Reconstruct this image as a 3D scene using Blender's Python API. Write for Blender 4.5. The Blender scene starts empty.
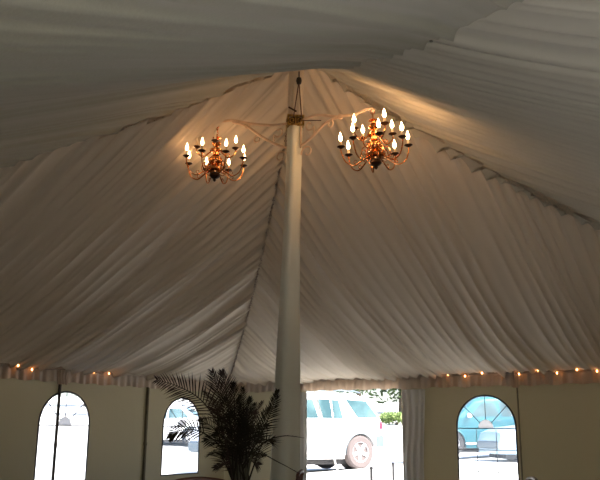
import bpy, math, random
from mathutils import Vector, Matrix, geometry
import mathutils.noise as mnoise

random.seed(7)
SC = bpy.context.scene
COL = SC.collection
PI = math.pi

# ------------------------------------------------------------------ camera frame
F_PX, PITCH, ROLL, TH = 778.9, math.radians(13.733), math.radians(-0.378), math.radians(55.944)
A, B = 6.328, 6.518            # half sizes: wall_left stands at y=+A, wall_right at x=+B
ZE, ZA, SAG = 2.31, 5.67, 0.44  # eave height, peak height, sag of the hips
CAM = Vector((-8.542 * math.sin(TH), -8.542 * math.cos(TH), 1.3))
RIGHT = Vector((math.cos(TH), -math.sin(TH), 0))
FWD = Vector((math.sin(TH), math.cos(TH), 0))
UP = Vector((0, 0, 1))
cf = FWD * math.cos(PITCH) + UP * math.sin(PITCH)
cu = UP * math.cos(PITCH) - FWD * math.sin(PITCH)
CR = RIGHT * math.cos(ROLL) - cu * math.sin(ROLL)
CU = cu * math.cos(ROLL) + RIGHT * math.sin(ROLL)

def ray(px, py):
    return CR * ((px - 300) / F_PX) + CU * ((240 - py) / F_PX) + cf

def at(px, py, Y):
    d = ray(px, py)
    return CAM + d * (Y / d.dot(FWD))

def onx(px, py, x):
    d = ray(px, py)
    return CAM + d * ((x - CAM.x) / d.x)

def ony(px, py, y):
    d = ray(px, py)
    return CAM + d * ((y - CAM.y) / d.y)

def V(X, Y, z):                  # a point given as right-of-camera, ahead-of-camera, height
    p = CAM + RIGHT * X + FWD * Y
    return Vector((p.x, p.y, z))

def smooth01(t):
    t = min(1, max(0, t))
    return t * t * (3 - 2 * t)

def ground_z(x, y):
    d = max(x - B - .15, y - A - .15)
    z = .31 * smooth01(d / 2.6)
    D = (Vector((x, y, 0)) - Vector((CAM.x, CAM.y, 0))).dot(FWD)
    D2 = (Vector((x, y, 0)) - Vector((CAM.x, CAM.y, 0))).length
    if x > B: z += .26 * smooth01((x - B - 1.5) / 4) * smooth01((7.5 - y) / 4)
    if d > 0 and D2 > 22.5:
        z += (D2 - 22.5) * .06 * smooth01((D2 - 22.5) / 11)
    return z

# ------------------------------------------------------------------ materials
def mat(name, color=(.8, .8, .8), rough=.6, metal=0., emis=None, estr=0., noise=None, bump=None, spec=.5, sheen=0., wave=None):
    m = bpy.data.materials.new(name); m.use_nodes = True
    nt = m.node_tree; b = nt.nodes['Principled BSDF']
    b.inputs['Base Color'].default_value = (*color, 1)
    b.inputs['Roughness'].default_value = rough
    b.inputs['Metallic'].default_value = metal
    b.inputs['Specular IOR Level'].default_value = spec
    if sheen: b.inputs['Sheen Weight'].default_value = sheen
    if emis:
        b.inputs['Emission Color'].default_value = (*emis, 1); b.inputs['Emission Strength'].default_value = estr
    tc = nt.nodes.new('ShaderNodeTexCoord')
    if noise:
        c2, scale = noise[0], noise[1]
        n = nt.nodes.new('ShaderNodeTexNoise'); n.inputs['Scale'].default_value = scale; n.inputs['Detail'].default_value = 5
        r = nt.nodes.new('ShaderNodeValToRGB')
        r.color_ramp.elements[0].position = .35; r.color_ramp.elements[1].position = .68
        r.color_ramp.elements[0].color = (*color, 1); r.color_ramp.elements[1].color = (*c2, 1)
        nt.links.new(tc.outputs['Object'], n.inputs['Vector']); nt.links.new(n.outputs['Fac'], r.inputs['Fac'])
        nt.links.new(r.outputs['Color'], b.inputs['Base Color'])
    if bump:
        n2 = nt.nodes.new('ShaderNodeTexNoise'); n2.inputs['Scale'].default_value = bump[0]; n2.inputs['Detail'].default_value = 4
        mp = nt.nodes.new('ShaderNodeMapping'); mp.inputs['Scale'].default_value = bump[2] if len(bump) > 2 else (1, 1, 1)
        bp = nt.nodes.new('ShaderNodeBump'); bp.inputs['Strength'].default_value = bump[1]; bp.inputs['Distance'].default_value = .02
        nt.links.new(tc.outputs['Object'], mp.inputs['Vector']); nt.links.new(mp.outputs['Vector'], n2.inputs['Vector'])
        nt.links.new(n2.outputs['Fac'], bp.inputs['Height']); nt.links.new(bp.outputs['Normal'], b.inputs['Normal'])
    return m

def vinyl_mat():
    m = bpy.data.materials.new('clear_vinyl'); m.use_nodes = True
    nt = m.node_tree; nt.nodes.clear()
    out = nt.nodes.new('ShaderNodeOutputMaterial')
    tr = nt.nodes.new('ShaderNodeBsdfTransparent'); tr.inputs['Color'].default_value = (.93, .95, .96, 1)
    tl = nt.nodes.new('ShaderNodeBsdfTranslucent'); tl.inputs['Color'].default_value = (.75, .8, .84, 1)
    gl = nt.nodes.new('ShaderNodeBsdfGlossy'); gl.inputs['Roughness'].default_value = .12
    m1 = nt.nodes.new('ShaderNodeMixShader'); m2 = nt.nodes.new('ShaderNodeMixShader')
    n = nt.nodes.new('ShaderNodeTexNoise'); n.inputs['Scale'].default_value = 3; tc = nt.nodes.new('ShaderNodeTexCoord')
    mr = nt.nodes.new('ShaderNodeMapRange'); mr.inputs['To Min'].default_value = .05; mr.inputs['To Max'].default_value = .15
    nt.links.new(tc.outputs['Object'], n.inputs['Vector']); nt.links.new(n.outputs['Fac'], mr.inputs['Value'])
    nt.links.new(mr.outputs['Result'], m1.inputs['Fac'])
    nt.links.new(tr.outputs[0], m1.inputs[1]); nt.links.new(tl.outputs[0], m1.inputs[2])
    m2.inputs['Fac'].default_value = .03
    nt.links.new(m1.outputs[0], m2.inputs[1]); nt.links.new(gl.outputs[0], m2.inputs[2])
    nt.links.new(m2.outputs[0], out.inputs['Surface'])
    return m

def sheer_mat(name, col, tcol, fac, bm=(60, .08)):
    m = bpy.data.materials.new(name); m.use_nodes = True
    nt = m.node_tree; b = nt.nodes['Principled BSDF']; out = nt.nodes['Material Output']
    b.inputs['Base Color'].default_value = (*col, 1); b.inputs['Roughness'].default_value = .85; b.inputs['Sheen Weight'].default_value = .2
    n = nt.nodes.new('ShaderNodeTexNoise'); n.inputs['Scale'].default_value = bm[0]; tc = nt.nodes.new('ShaderNodeTexCoord'); nt.links.new(tc.outputs['Object'], n.inputs['Vector'])
    bp = nt.nodes.new('ShaderNodeBump'); bp.inputs['Strength'].default_value = bm[1]; bp.inputs['Distance'].default_value = .02
    nt.links.new(n.outputs['Fac'], bp.inputs['Height']); nt.links.new(bp.outputs['Normal'], b.inputs['Normal'])
    tl = nt.nodes.new('ShaderNodeBsdfTranslucent'); tl.inputs['Color'].default_value = (*tcol, 1)
    mx = nt.nodes.new('ShaderNodeMixShader'); mx.inputs['Fac'].default_value = fac
    nt.links.new(b.outputs[0], mx.inputs[1]); nt.links.new(tl.outputs[0], mx.inputs[2]); nt.links.new(mx.outputs[0], out.inputs['Surface'])
    return m

M = dict(
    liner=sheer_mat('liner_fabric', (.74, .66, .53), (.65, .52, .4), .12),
    shadeliner=sheer_mat('shade_tinted_liner', (.37, .365, .285), (.5, .45, .36), .08),  # same liner cloth, with the upper-left panel's shade put into its colour
    paleshadeliner=sheer_mat('pale_shade_tinted_liner', (.53, .515, .43), (.5, .45, .36), .08),  # same cloth again, lighter shade put into the colour for the upper-right panel
    valance=sheer_mat('valance_fabric', (.60, .53, .45), (.7, .5, .35), .3),
    sleeve=mat('sleeve_fabric', (.74, .75, .64), .8, bump=(60, .15), sheen=.2),
    drape=mat('drape_fabric', (.74, .75, .72), .8, bump=(60, .15), sheen=.2),
    wall=sheer_mat('wall_vinyl', (.49, .455, .33), (.52, .46, .32), .24, (7, .25)),
    wallopaque=mat('opaque_wall_vinyl', (.48, .44, .33), .6, bump=(7, .25)),  # opaque copy of the wall vinyl, keeps sun glow off the near panels
    roof=sheer_mat('roof_vinyl', (.75, .75, .74), (.7, .65, .55), .05, (3, .1)),
    welt=mat('window_welt', (.035, .035, .04), .6, bump=(30, .1)),
    muntin=mat('window_muntin', (.16, .17, .18), .6, bump=(30, .1)),
    hub=sheer_mat('window_hub', (.5, .48, .46), (.75, .72, .70), .8),
    tie=mat('drape_tie_cord', (.20, .19, .17), .7, bump=(60, .2)),
    vinyl=vinyl_mat(),
    pole=mat('painted_pole', (.075, .055, .035), .5, noise=((.05, .035, .025), 6)),
    polegreen=mat('weathered_pole', (.16, .14, .085), .6, noise=((.10, .09, .06), 6)),
    polepale=mat('pale_weathered_pole', (.24, .21, .14), .6, noise=((.18, .16, .10), 6)),
    iron=mat('cream_iron', (.85, .64, .46), .4, .1, noise=((.70, .52, .36), 14)),
    gilt=mat('gilt_filigree', (.55, .36, .10), .38, .9, noise=((.12, .07, .02), 26)),
    brass=mat('brass', (.80, .36, .13), .20, 1., noise=((.55, .22, .08), 12)),
    darkbrass=mat('dark_brass', (.10, .05, .025), .35, .8, noise=((.05, .025, .015), 10)),
    candle=mat('candle_sleeve', (.75, .62, .45), .5, bump=(20, .1)),
    bulb=mat('lit_flame_bulb', (1, .9, .7), .3, emis=(1, .55, .25), estr=26),
    bulbdim=mat('dimmer_flame_bulb', (1, .9, .7), .3, emis=(1, .55, .25), estr=11),
    bulboff=mat('unlit_flame_bulb', (.75, .68, .55), .15, bump=(10, .02)),
    fairy=mat('fairy_bulb', (1, .6, .3), .3, emis=(1, .36, .11), estr=7),
    wire=mat('thin_wire', (.30, .26, .2), .6, bump=(30, .1)),
    rope=mat('rope', (.11, .06, .04), .8, bump=(80, .3)),
    black=mat('black_steel', (.02, .02, .022), .5, bump=(30, .1)),
    floor=mat('floor_turf', (.26, .22, .17), .9, noise=((.20, .17, .13), 3), bump=(40, .4)),
    ground=mat('pale_gravel', (.62, .60, .57), .9, noise=((.74, .73, .71), .8), bump=(25, .4)),
    lawn=mat('sunlit_lawn', (.42, .50, .22), .9, noise=((.62, .64, .42), .35), bump=(25, .4)),
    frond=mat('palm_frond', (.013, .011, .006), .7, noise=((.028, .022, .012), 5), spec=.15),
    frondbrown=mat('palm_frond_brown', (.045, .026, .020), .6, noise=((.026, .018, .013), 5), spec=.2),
    stem=mat('palm_stem', (.035, .035, .015), .6, noise=((.06, .05, .02), 9)),
    pot=mat('terracotta', (.20, .07, .035), .7, noise=((.14, .05, .03), 5)),
    soil=mat('soil', (.03, .02, .015), .95, bump=(30, .6)),
    mahogany=mat('mahogany', (.11, .035, .018), .35, noise=((.06, .02, .012), 8)),
    cushion=mat('seat_cushion', (.55, .5, .42), .8, bump=(40, .2)),
    white_paint=mat('white_paint', (.86, .86, .87), .28, noise=((.84, .84, .85), 2)),
    teal_paint=mat('teal_paint', (.035, .17, .21), .25, .3, noise=((.04, .19, .23), 2)),
    blue_paint=mat('pale_blue_paint', (.30, .44, .54), .25, .2, noise=((.28, .42, .52), 2)),
    grey_trim=mat('grey_trim', (.11, .15, .17), .6, noise=((.09, .12, .14), 4)),
    glass=mat('car_glass', (.03, .07, .08), .15, noise=((.10, .17, .18), 1.6), spec=.25),
    tyre=mat('tyre_rubber', (.030, .030, .032), .85, bump=(30, .3)),
    dustytyre=mat('dusty_tyre_rubber', (.12, .10, .098), .9, bump=(30, .3)),
    rim=mat('silver_rim', (.74, .74, .76), .35, .3, bump=(10, .05)),
    red=mat('tail_lens', (.75, .03, .06), .2, bump=(20, .05)),
    lens=mat('head_lens', (.8, .85, .9), .1, bump=(20, .05)),
    leafdark=mat('tree_leaf', (.028, .055, .018), .7, noise=((.10, .15, .04), .7)),
    leaflight=mat('shrub_leaf', (.12, .19, .04), .7, noise=((.25, .32, .10), 2)),
    bark=mat('bark', (.10, .075, .05), .9, bump=(10, .6)),
    strap=mat('white_strap', (.85, .85, .85), .6, bump=(60, .2)),
)

# ------------------------------------------------------------------ mesh builder
class MB:
    def __init__(self): self.v = []; self.f = []; self.flat = set()
    def add(self, vs, fs):
        o = len(self.v); self.v += [Vector(p) for p in vs]; self.f += [tuple(i + o for i in f) for f in fs]
    def box(self, c, s, rot=None, bev=0.):
        c = Vector(c); hx, hy, hz = s[0] / 2, s[1] / 2, s[2] / 2
        R = rot or Matrix.Identity(3)
        b = min(bev, hx * .9, hy * .9, hz * .9)
        if b <= 0:
            vs = [c + R @ Vector((x, y, z)) for x in (-hx, hx) for y in (-hy, hy) for z in (-hz, hz)]
            self.add(vs, [(0, 1, 3, 2), (4, 6, 7, 5), (0, 4, 5, 1), (2, 3, 7, 6), (0, 2, 6, 4), (1, 5, 7, 3)])
            return
        rings = []
        for z, k in ((-hz, b), (-hz + b, 0), (hz - b, 0), (hz, b)):
            x, y = hx - k, hy - k
            rings.append([(x, -y + b - (b if k else 0) * 0, z), (x, y - b, z), (x - b, y, z), (-x + b, y, z), (-x, y - b, z), (-x, -y + b, z), (-x + b, -y, z), (x - b, -y, z)])
        vs = [c + R @ Vector(p) for r in rings for p in r]
        fs = []
        for i in range(3):
            for j in range(8):
                a, d = i * 8 + j, i * 8 + (j + 1) % 8
                fs.append((a, d, d + 8, a + 8))
        fs.append(tuple(range(7, -1, -1))); fs.append(tuple(range(24, 32)))
        self.add(vs, fs)
    def tube(self, pts, r, n=8, cap=True, flat=1.0):
        pts = [Vector(p) for p in pts]
        m = len(pts)
        rs = r if isinstance(r, (list, tuple)) else [r] * m
        t0 = (pts[1] - pts[0]).normalized()
        nrm = t0.orthogonal().normalized() if abs(t0.z) > .95 else t0.cross(UP).normalized()
        vs = []
        for i, p in enumerate(pts):
            t = (pts[min(i + 1, m - 1)] - pts[max(i - 1, 0)])
            t = t.normalized() if t.length > 1e-9 else t0
            nrm = (nrm - t * nrm.dot(t))
            nrm = nrm.normalized() if nrm.length > 1e-6 else t.orthogonal().normalized()
            bn = t.cross(nrm)
            for k in range(n):
                a = 2 * PI * k / n
                vs.append(p + (nrm * math.cos(a) + bn * math.sin(a) * flat) * rs[i])
        fs = []
        for i in range(m - 1):
            for k in range(n):
                a, b = i * n + k, i * n + (k + 1) % n
                fs.append((a, b, b + n, a + n))
        if cap:
            fs.append(tuple(range(n - 1, -1, -1))); fs.append(tuple(range((m - 1) * n, m * n)))
        self.add(vs, fs)
    def lathe(self, prof, o=(0, 0, 0), n=16, R=None):
        o = Vector(o); R = R or Matrix.Identity(3); vs = []; fs = []
        for (r, z) in prof:
            for k in range(n):
                a = 2 * PI * k / n
                vs.append(o + R @ Vector((r * math.cos(a), r * math.sin(a), z)))
        for i in range(len(prof) - 1):
            for k in range(n):
                a, b = i * n + k, i * n + (k + 1) % n
                fs.append((a, b, b + n, a + n))
        fs.append(tuple(range(n - 1, -1, -1))); fs.append(tuple(range((len(prof) - 1) * n, len(prof) * n)))
        self.add(vs, fs)
    def grid(self, fn, nu, nv):
        vs = [fn(i / nu, j / nv) for j in range(nv + 1) for i in range(nu + 1)]
        fs = [(j * (nu + 1) + i, j * (nu + 1) + i + 1, (j + 1) * (nu + 1) + i + 1, (j + 1) * (nu + 1) + i) for j in range(nv) for i in range(nu)]
        self.add(vs, fs)
    def build(self, name, m, parent=None, smooth=True, angle=40):
        me = bpy.data.meshes.new(name)
        me.from_pydata([tuple(p) for p in self.v], [], self.f)
        me.validate(); me.update()
        if smooth:
            me.polygons.foreach_set('use_smooth', [True] * len(me.polygons))
            try: me.set_sharp_from_angle(angle=math.radians(angle))
            except Exception: pass
        me.materials.append(m)
        o = bpy.data.objects.new(name, me); COL.objects.link(o)
        if parent: o.parent = parent
        return o

def tag(o, label, cat=None, group=None, kind=None):
    if label: o['label'] = label
    if cat: o['category'] = cat
    if group: o['group'] = group
    if kind: o['kind'] = kind
    return o

def empty(name, loc=(0, 0, 0), rot=None):
    o = bpy.data.objects.new(name, None); COL.objects.link(o); o.location = loc; o.empty_display_size = .1
    if rot: o.rotation_euler = rot
    return o

def copy_tree(o, parent=None):
    c = o.copy(); COL.objects.link(c); c.parent = parent
    for ch in list(o.children): copy_tree(ch, c)
    return c

def spline(pts, n=6):
    pts = [Vector(p) for p in pts]; out = []
    for i in range(len(pts) - 1):
        p0, p1, p2, p3 = pts[max(i - 1, 0)], pts[i], pts[i + 1], pts[min(i + 2, len(pts) - 1)]
        for k in range(n):
            t = k / n
            out.append(.5 * ((2 * p1) + (p2 - p0) * t + (2 * p0 - 5 * p1 + 4 * p2 - p3) * t * t + (3 * p1 - p0 - 3 * p2 + p3) * t ** 3))
    out.append(pts[-1]); return out

def spiral(c, ax, ay, r0, r1, a0, a1, n=26):
    return [c + (ax * math.cos(a0 + (a1 - a0) * i / n) + ay * math.sin(a0 + (a1 - a0) * i / n)) * (r0 + (r1 - r0) * i / n) for i in range(n + 1)]

# ------------------------------------------------------------------ ceiling liner
def hip_z(t):
    return ZA + (ZE - ZA) * t - SAG * 4 * t * (1 - t)

def panel_mesh(side, seed):
    """side: 'left' (y=+A), 'right' (x=+B), 'near' (x=-B), 'front' (y=-A)"""
    rnd = random.Random(seed)
    half = B if side in ('left', 'front') else A
    # pleat boundaries along the eave, in metres
    edges = [-half]
    while edges[-1] < half:
        run = rnd.choice((1, 1, 1, 1.35, .8))
        edges.append(edges[-1] + rnd.uniform(.11, .20) * run)
    edges[-1] = half
    amps = [rnd.choice((.35, .6, .8, 1.0, 1.25)) for _ in edges]
    # wide calmer runs of cloth
    for q in range(3):
        c = rnd.uniform(-half, half); w = rnd.uniform(.3, .6)
        for i, e in enumerate(edges):
            if abs(e - c) < w: amps[i] *= .45
    per = 8
    cols = []
    for i in range(len(edges) - 1):
        for k in range(per):
            s = k / per
            a = amps[i] * (1 - smooth01(s)) + amps[i + 1] * smooth01(s)
            h = (abs(2 * s - 1)) ** 2.2            # 1 at the pleat line, 0 mid
            cols.append((edges[i] + (edges[i + 1] - edges[i]) * s, a, h))
    cols.append((half, amps[-1], 1))
    NR = 44; NF = 3
    mb = MB(); vs = []
    near = side in ('near', 'front')
    drop = .045 if side == 'near' else 0
    sag2 = {'left': .26, 'right': .42, 'near': .10, 'front': .22}[side]; pl_amp = .052 if near else .095; bl = .35 if near else 1
    for j in range(-NF, NR + 1):
        k = max(0, j / NR); e = max(0, -j / NF)      # e > 0: the loose hem hanging past the hip
        for (u, a, h) in cols:
            t0 = abs(u) / half
            t = t0 + (1 - t0) * k
            z = hip_z(t0) * (1 - k) + ZE * k
            z -= sag2 * (1 - t0) * 4 * k * (1 - k) * (.75 + .5 * k)
            amp = pl_amp * a * (.40 + .60 * abs(math.cos(PI * k))) * min(1, (1 - t0) * 9 + .05)
            wob = .055 * mnoise.noise(Vector((u * 1.1, k * 2.2, seed * 3.1))) * math.sin(PI * k) * 1.6
            billow = .045 * mnoise.noise(Vector((u * .55, k * 1.5, seed * 7.7))) * math.sin(PI * k)
            z -= amp * h + billow * bl + drop * max(0, 1 - k * 8) * min(1, (1 - t0) * 6)
            if e > 0 and side == 'front' and u < 0:
                hs = min(1, (1 - t0) * 5) * min(1, t0 * 8)
                t = t0 - .022 * e * hs; z -= (.02 + .05 * h) * e * hs
            elif e > 0 and side != 'near':
                hs = min(1, (1 - t0) * 5) * min(1, t0 * 8)
                t = t0 - .03 * e * hs; z += .13 * e * hs
            uu = max(-half * t, min(half * t, u + wob))
            if side == 'left': vs.append((uu, A * t, z))
            elif side == 'front': vs.append((-uu, -A * t, z))
            elif side == 'right': vs.append((B * t, -uu, z))
            else: vs.append((-B * t, uu, z))
    nc = len(cols)
    fs = [(j * nc + i, j * nc + i + 1, (j + 1) * nc + i + 1, (j + 1) * nc + i) for j in range(NR + NF) for i in range(nc - 1)]
    mb.add(vs, fs)
    return mb

ceil = empty('ceiling', (0, 0, ZE)); tag(ceil, 'cream pleated tent ceiling liner rising to the peak at the pole', None, kind='structure')
INV = Matrix.Translation((0, 0, -ZE))
def child_world(mb, name, m, parent, **kw):
    off = parent.location
    for i in range(len(mb.v)): mb.v[i] = mb.v[i] - off
    return mb.build(name, m, parent, **kw)
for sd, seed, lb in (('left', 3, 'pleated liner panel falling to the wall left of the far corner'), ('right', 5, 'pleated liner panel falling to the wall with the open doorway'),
                     ('near', 11, 'liner panel overhead at upper left, coloured grey for shade'), ('front', 17, 'liner panel overhead at upper right, coloured pale grey for shade')):
    o = child_world(panel_mesh(sd, seed), 'liner_panel', M[{'near': 'shadeliner', 'front': 'paleshadeliner'}.get(sd, 'liner')], ceil, angle=180); o['label'] = lb
mb = MB()   # laced seam down the hip to the far corner
pts = [Vector((B * t, A * t, hip_z(t) - .035)) for t in [i / 60 for i in range(1, 61)]]
mb.tube(pts, .008, 6)
for i in range(0, 118):
    t = .02 + i / 122; p = Vector((B * t, A * t, hip_z(t) - .042))
    mb.box(p, (.022, .035, .012), Matrix.Rotation(.8, 3, 'Z'))
child_world(mb, 'laced_seam', mat('seam_lace', (.34, .27, .21), .8, bump=(50, .2)), ceil)

# outer roof cover
mb = MB(); OV = .12
cor = [Vector((sx * (B + OV), sy * (A + OV), ZE + .10)) for sx, sy in ((1, 1), (-1, 1), (-1, -1), (1, -1))]
def roofp(i, k, t, dz):
    a, b = cor[i], cor[(i + 1) % 4]; e = a.lerp(b, k)
    p = Vector((0, 0, ZA + .55)).lerp(e, t); return p + Vector((0, 0, dz))
for i in range(4):
    mb.grid(lambda u, v, i=i: roofp(i, u, max(v, .002), 0), 8, 12)
rf = mb.build('roof', M['roof']); tag(rf, 'white outer tent roof above the liner', None, kind='structure')

# ------------------------------------------------------------------ walls with arched windows
WTOP, WW, WBOT, BAR = 1.928, 1.085, .43, 1.355
WR = WW / 2; SPR = WTOP - WR
WIN = [('left', 2.129), ('left', 5.105), ('right', .407)]
def arch_outline(c, grow=0., n=20):
    r = WR + grow
    pts = [(c - r, WBOT - grow), (c + r, WBOT - grow)]
    pts += [(c + r * math.cos(PI * i / n), SPR + r * math.sin(PI * i / n)) for i in range(n + 1)]
    return pts
dl = onx(306, 440, B).y; dr = onx(402.5, 440, B).y     # doorway jambs on the right wall
DTOP = 2.12
def wall(name, half, outer, holes, place, label, m='wall'):
    loops = [[Vector((p[0], p[1], 0)) for p in lp] for lp in [outer] + holes]
    tris = geometry.tessellate_polygon(loops)
    flat = [p for lp in loops for p in lp]
    mb = MB()
    for d in (0, .012):
        mb.add([place(p.x, p.y, d) for p in flat], [t if d == 0 else t[::-1] for t in tris])
    o = mb.build(name, M[m], smooth=False); tag(o, label, None, kind='structure'); return o
pl_left = lambda u, z, d: (u, A + d, z)
pl_right = lambda u, z, d: (B + d, u, z)
wall('wall_left', B, [(-B, 0), (B, 0), (B, ZE), (-B, ZE)], [arch_outline(c) for s, c in WIN if s == 'left'], pl_left, 'beige vinyl tent wall with two arched windows left of the pole')
hi, lo = max(dl, dr), min(dl, dr)
wall('wall_right', A, [(-A, 0), (lo, 0), (lo, DTOP), (hi, DTOP), (hi, 0), (A, 0), (A, ZE), (-A, ZE)], [arch_outline(c) for s, c in WIN if s == 'right'], pl_right, 'beige vinyl tent wall with the open doorway and one arched window')
wall('wall_back', A, [(-3.7, 0), (A, 0), (A, ZE), (-3.7, ZE)], [], lambda u, z, d: (-B - d, u, z), 'unseen beige vinyl tent wall, added to cut daylight, beside the entry where the photographer stands', 'wallopaque')  # unseen wall added to close most of this side and dim the near panel
wall('wall_front', B, [(-B, 0), (B, 0), (B, ZE), (-B, ZE)], [], lambda u, z, d: (u, -A - d, z), 'beige vinyl tent wall beside the photographer', 'wallopaque')

def ribbon(mb, pts, w, d, place, c0=0., closed=False):
    """flat strip of width w along 2-D wall points, standing d proud inside"""
    n = len(pts); vs = []
    for i, p in enumerate(pts):
        a = Vector(pts[(i - 1) % n] if closed or i > 0 else p); b = Vector(pts[(i + 1) % n] if closed or i < n - 1 else p)
        t = (b - a).normalized(); nn = Vector((-t.y, t.x))
        q = Vector(p)
        for s, dd in ((-1, c0), (1, c0), (1, c0 - d), (-1, c0 - d)):
            e = q + nn * (w / 2 * s); vs.append(place(e.x, e.y, dd))
    fs = []
    for i in range(n if closed else n - 1):
        j = (i + 1) % n
        for k in range(4):
            fs.append((i * 4 + k, i * 4 + (k + 1) % 4, j * 4 + (k + 1) % 4, j * 4 + k))
    if not closed: fs += [(0, 1, 2, 3), tuple(range((n - 1) * 4, n * 4))]
    mb.add(vs, fs)

for idx, (side, c) in enumerate(WIN):
    pl = pl_left if side == 'left' else pl_right
    w = empty(f'window_{idx + 1}', pl(c, WBOT, 0))
    tag(w, ['arched clear vinyl window behind the dark tent leg', 'arched clear vinyl window partly behind the palm', 'arched clear vinyl window right of the doorway with parked cars beyond'][idx], None, kind='structure')
    ol = arch_outline(c)
    mb = MB(); mb.add([pl(p[0], p[1], .004) for p in ol], [tuple(range(len(ol)))]); child_world(mb, 'window_pane', M['vinyl'], w, smooth=False)
    mb = MB(); ribbon(mb, ol, .030, .012, pl, .002, True); child_world(mb, 'window_frame', M['welt'], w)
    mb = MB()
    mw = .013
    ribbon(mb, [(c - WR, BAR), (c + WR, BAR)], mw + .004, .006, pl)
    if idx == 2:
        for zz in (BAR - .37, BAR - .74): ribbon(mb, [(c - WR, zz), (c + WR, zz)], mw, .006, pl)
        for xx in (-WR / 3, WR / 3): ribbon(mb, [(c + xx, WBOT), (c + xx, BAR)], mw * .8, .006, pl)
    for ang in (42, 90, 138):
        a = math.radians(ang); ribbon(mb, [(c + .13 * math.cos(a), BAR + .13 * math.sin(a)), (c + WR * math.cos(a), SPR + WR * math.sin(a))], mw, .006, pl)
    child_world(mb, 'muntin', M['muntin'], w)
    mb = MB(); hp = [(c + .14 * math.cos(PI * i / 14), BAR + .15 * math.sin(PI * i / 14)) for i in range(15)]
    mb.add([pl(p[0], p[1], -.008) for p in hp] + [pl(p[0], p[1], 0) for p in hp], [tuple(range(15)), tuple(range(29, 14, -1))] + [(i, i + 15, (i + 1) % 15 + 15, (i + 1) % 15) for i in range(15)])
    child_world(mb, 'fan_hub', M['hub'], w, smooth=False)

# ------------------------------------------------------------------ gathered valance under the eave
def valance(name, half, place, label, seed, bunches):
    rnd = random.Random(seed); n = int(half * 2 / .018)
    hs = []; ph = 0
    for i in range(n + 1):
        ph += rnd.uniform(.45, 1.0); hs.append(ph)
    mb = MB()
    def fn(u, v):
        i = min(n, int(round(u * n))); x = -half + 2 * half * u
        d = -.095 - .020 * math.sin(hs[i]) * (.5 + .7 * v) - .01 * mnoise.noise(Vector((x * 3, v, seed)))
        drop = .235 + .012 * math.sin(hs[i] * .37 + seed) + .02 * mnoise.noise(Vector((x * 1.3, 0, seed)))
        return place(x, ZE + .005 - drop * v, d)
    mb.grid(fn, n, 6)
    o = mb.build(name, M['valance'], angle=180); tag(o, label, 'valance')
    mb = MB()   # shirred heading roll along the eave
    mb.tube([Vector(place(-half + 2 * half * i / 160, ZE - .012 + .006 * math.sin(i * 1.9), -.10)) for i in range(161)], [.022 + .006 * math.sin(i * 2.7) for i in range(161)], 8)
    h = mb.build('shirred_heading', M['valance'], o)
    for (x, wdt) in bunches:
        mb = MB()
        def bf(u, v, x=x, wdt=wdt):
            a = u * PI; r = (.075 + .018 * math.cos(u * 34)) * (1 - .35 * math.sin(PI * v) ** 2)
            return place(x + math.cos(a) * wdt / 2 * (1 - .25 * v), ZE + .03 - .30 * v, -.06 - math.sin(a) * r - .02)
        mb.grid(bf, 60, 8)
        g = mb.build('gathered_bunch', M['valance'], o, angle=180)
    return o
pole1 = ony(56.6, 430, A - .034); pole2 = ony(146, 430, A - .036); pole3 = onx(519.5, 430, B - .03)
valance('valance', B - .14, pl_left, 'cream gathered valance along the top of the left wall', 21, [(pole1.x, .26)])
valance('valance', A - .14, pl_right, 'cream gathered valance above the doorway and right wall', 23, [(pole3.y, .14)])

# ------------------------------------------------------------------ tent legs by the walls
def side_pole(p, r, m, label, top):
    o = empty('side_pole', (p.x, p.y, 0)); tag(o, label, 'tent pole', 'tent legs along the walls')
    mb = MB(); mb.tube([(0, 0, .012), (0, 0, top)], r, 12); mb.build('pole_shaft', m, o)
    mb = MB(); mb.box((0, 0, .006), (.11, .11, .012)); mb.tube([(0, 0, .012), (0, 0, .09)], r * 1.3, 12); mb.build('foot_plate', M['black'], o)
    mb = MB(); mb.tube([(0, 0, 1.0), (0, 0, 1.06)], r * 1.25, 12); mb.build('adjuster_collar', m, o)
    return o
side_pole(pole1, .027, M['pole'], 'dark brown tent leg standing in front of an arched window', 2.20)
side_pole(pole2, .030, M['polegreen'], 'olive brown tent leg between the two arched windows', 2.20)
side_pole(pole3, .014, M['polepale'], 'thin olive tent leg against the wall right of the car window', 2.20)

# ------------------------------------------------------------------ string lights
def string_lights(pix, on, lab):
    P = [on(px, py) for px, py in pix]
    o = empty('string_lights', (P[0].x, P[0].y, P[0].z)); tag(o, lab, 'string lights')
    path = []
    for a, b in zip(P[:-1], P[1:]):
        for k in range(6):
            t = k / 6; q = a.lerp(b, t); q.z -= .02 * 4 * t * (1 - t) - .02; path.append(q)
    path.append(P[-1] + Vector((0, 0, .02)))
    mb = MB(); mb.tube(path, .004, 5); child_world(mb, 'light_wire', M['wire'], o)
    for i, p in enumerate(P):
        mb = MB(); mb.lathe([(.004, .02), (.008, .012), (.0125, 0), (.012, -.009), (.005, -.02)], (0, 0, 0), 10)
        b = mb.build('light_bulb', M['fairy'], o); b.location = p - o.location
PL = [(18, 365.5), (32, 369.5), (80, 369.5), (94, 372), (109, 373.5)]
PR = [(434, 375), (448, 374.5), (465, 376), (482, 373), (501, 373.5), (519, 374), (538, 370), (557, 373), (577, 369.5), (597, 371)]
string_lights(PL, lambda x, y: ony(x, y, A - .17), 'string of small amber bulbs along the left valance')
string_lights(PR, lambda x, y: onx(x, y, B - .17), 'string of small amber bulbs along the valance right of the doorway')

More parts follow.
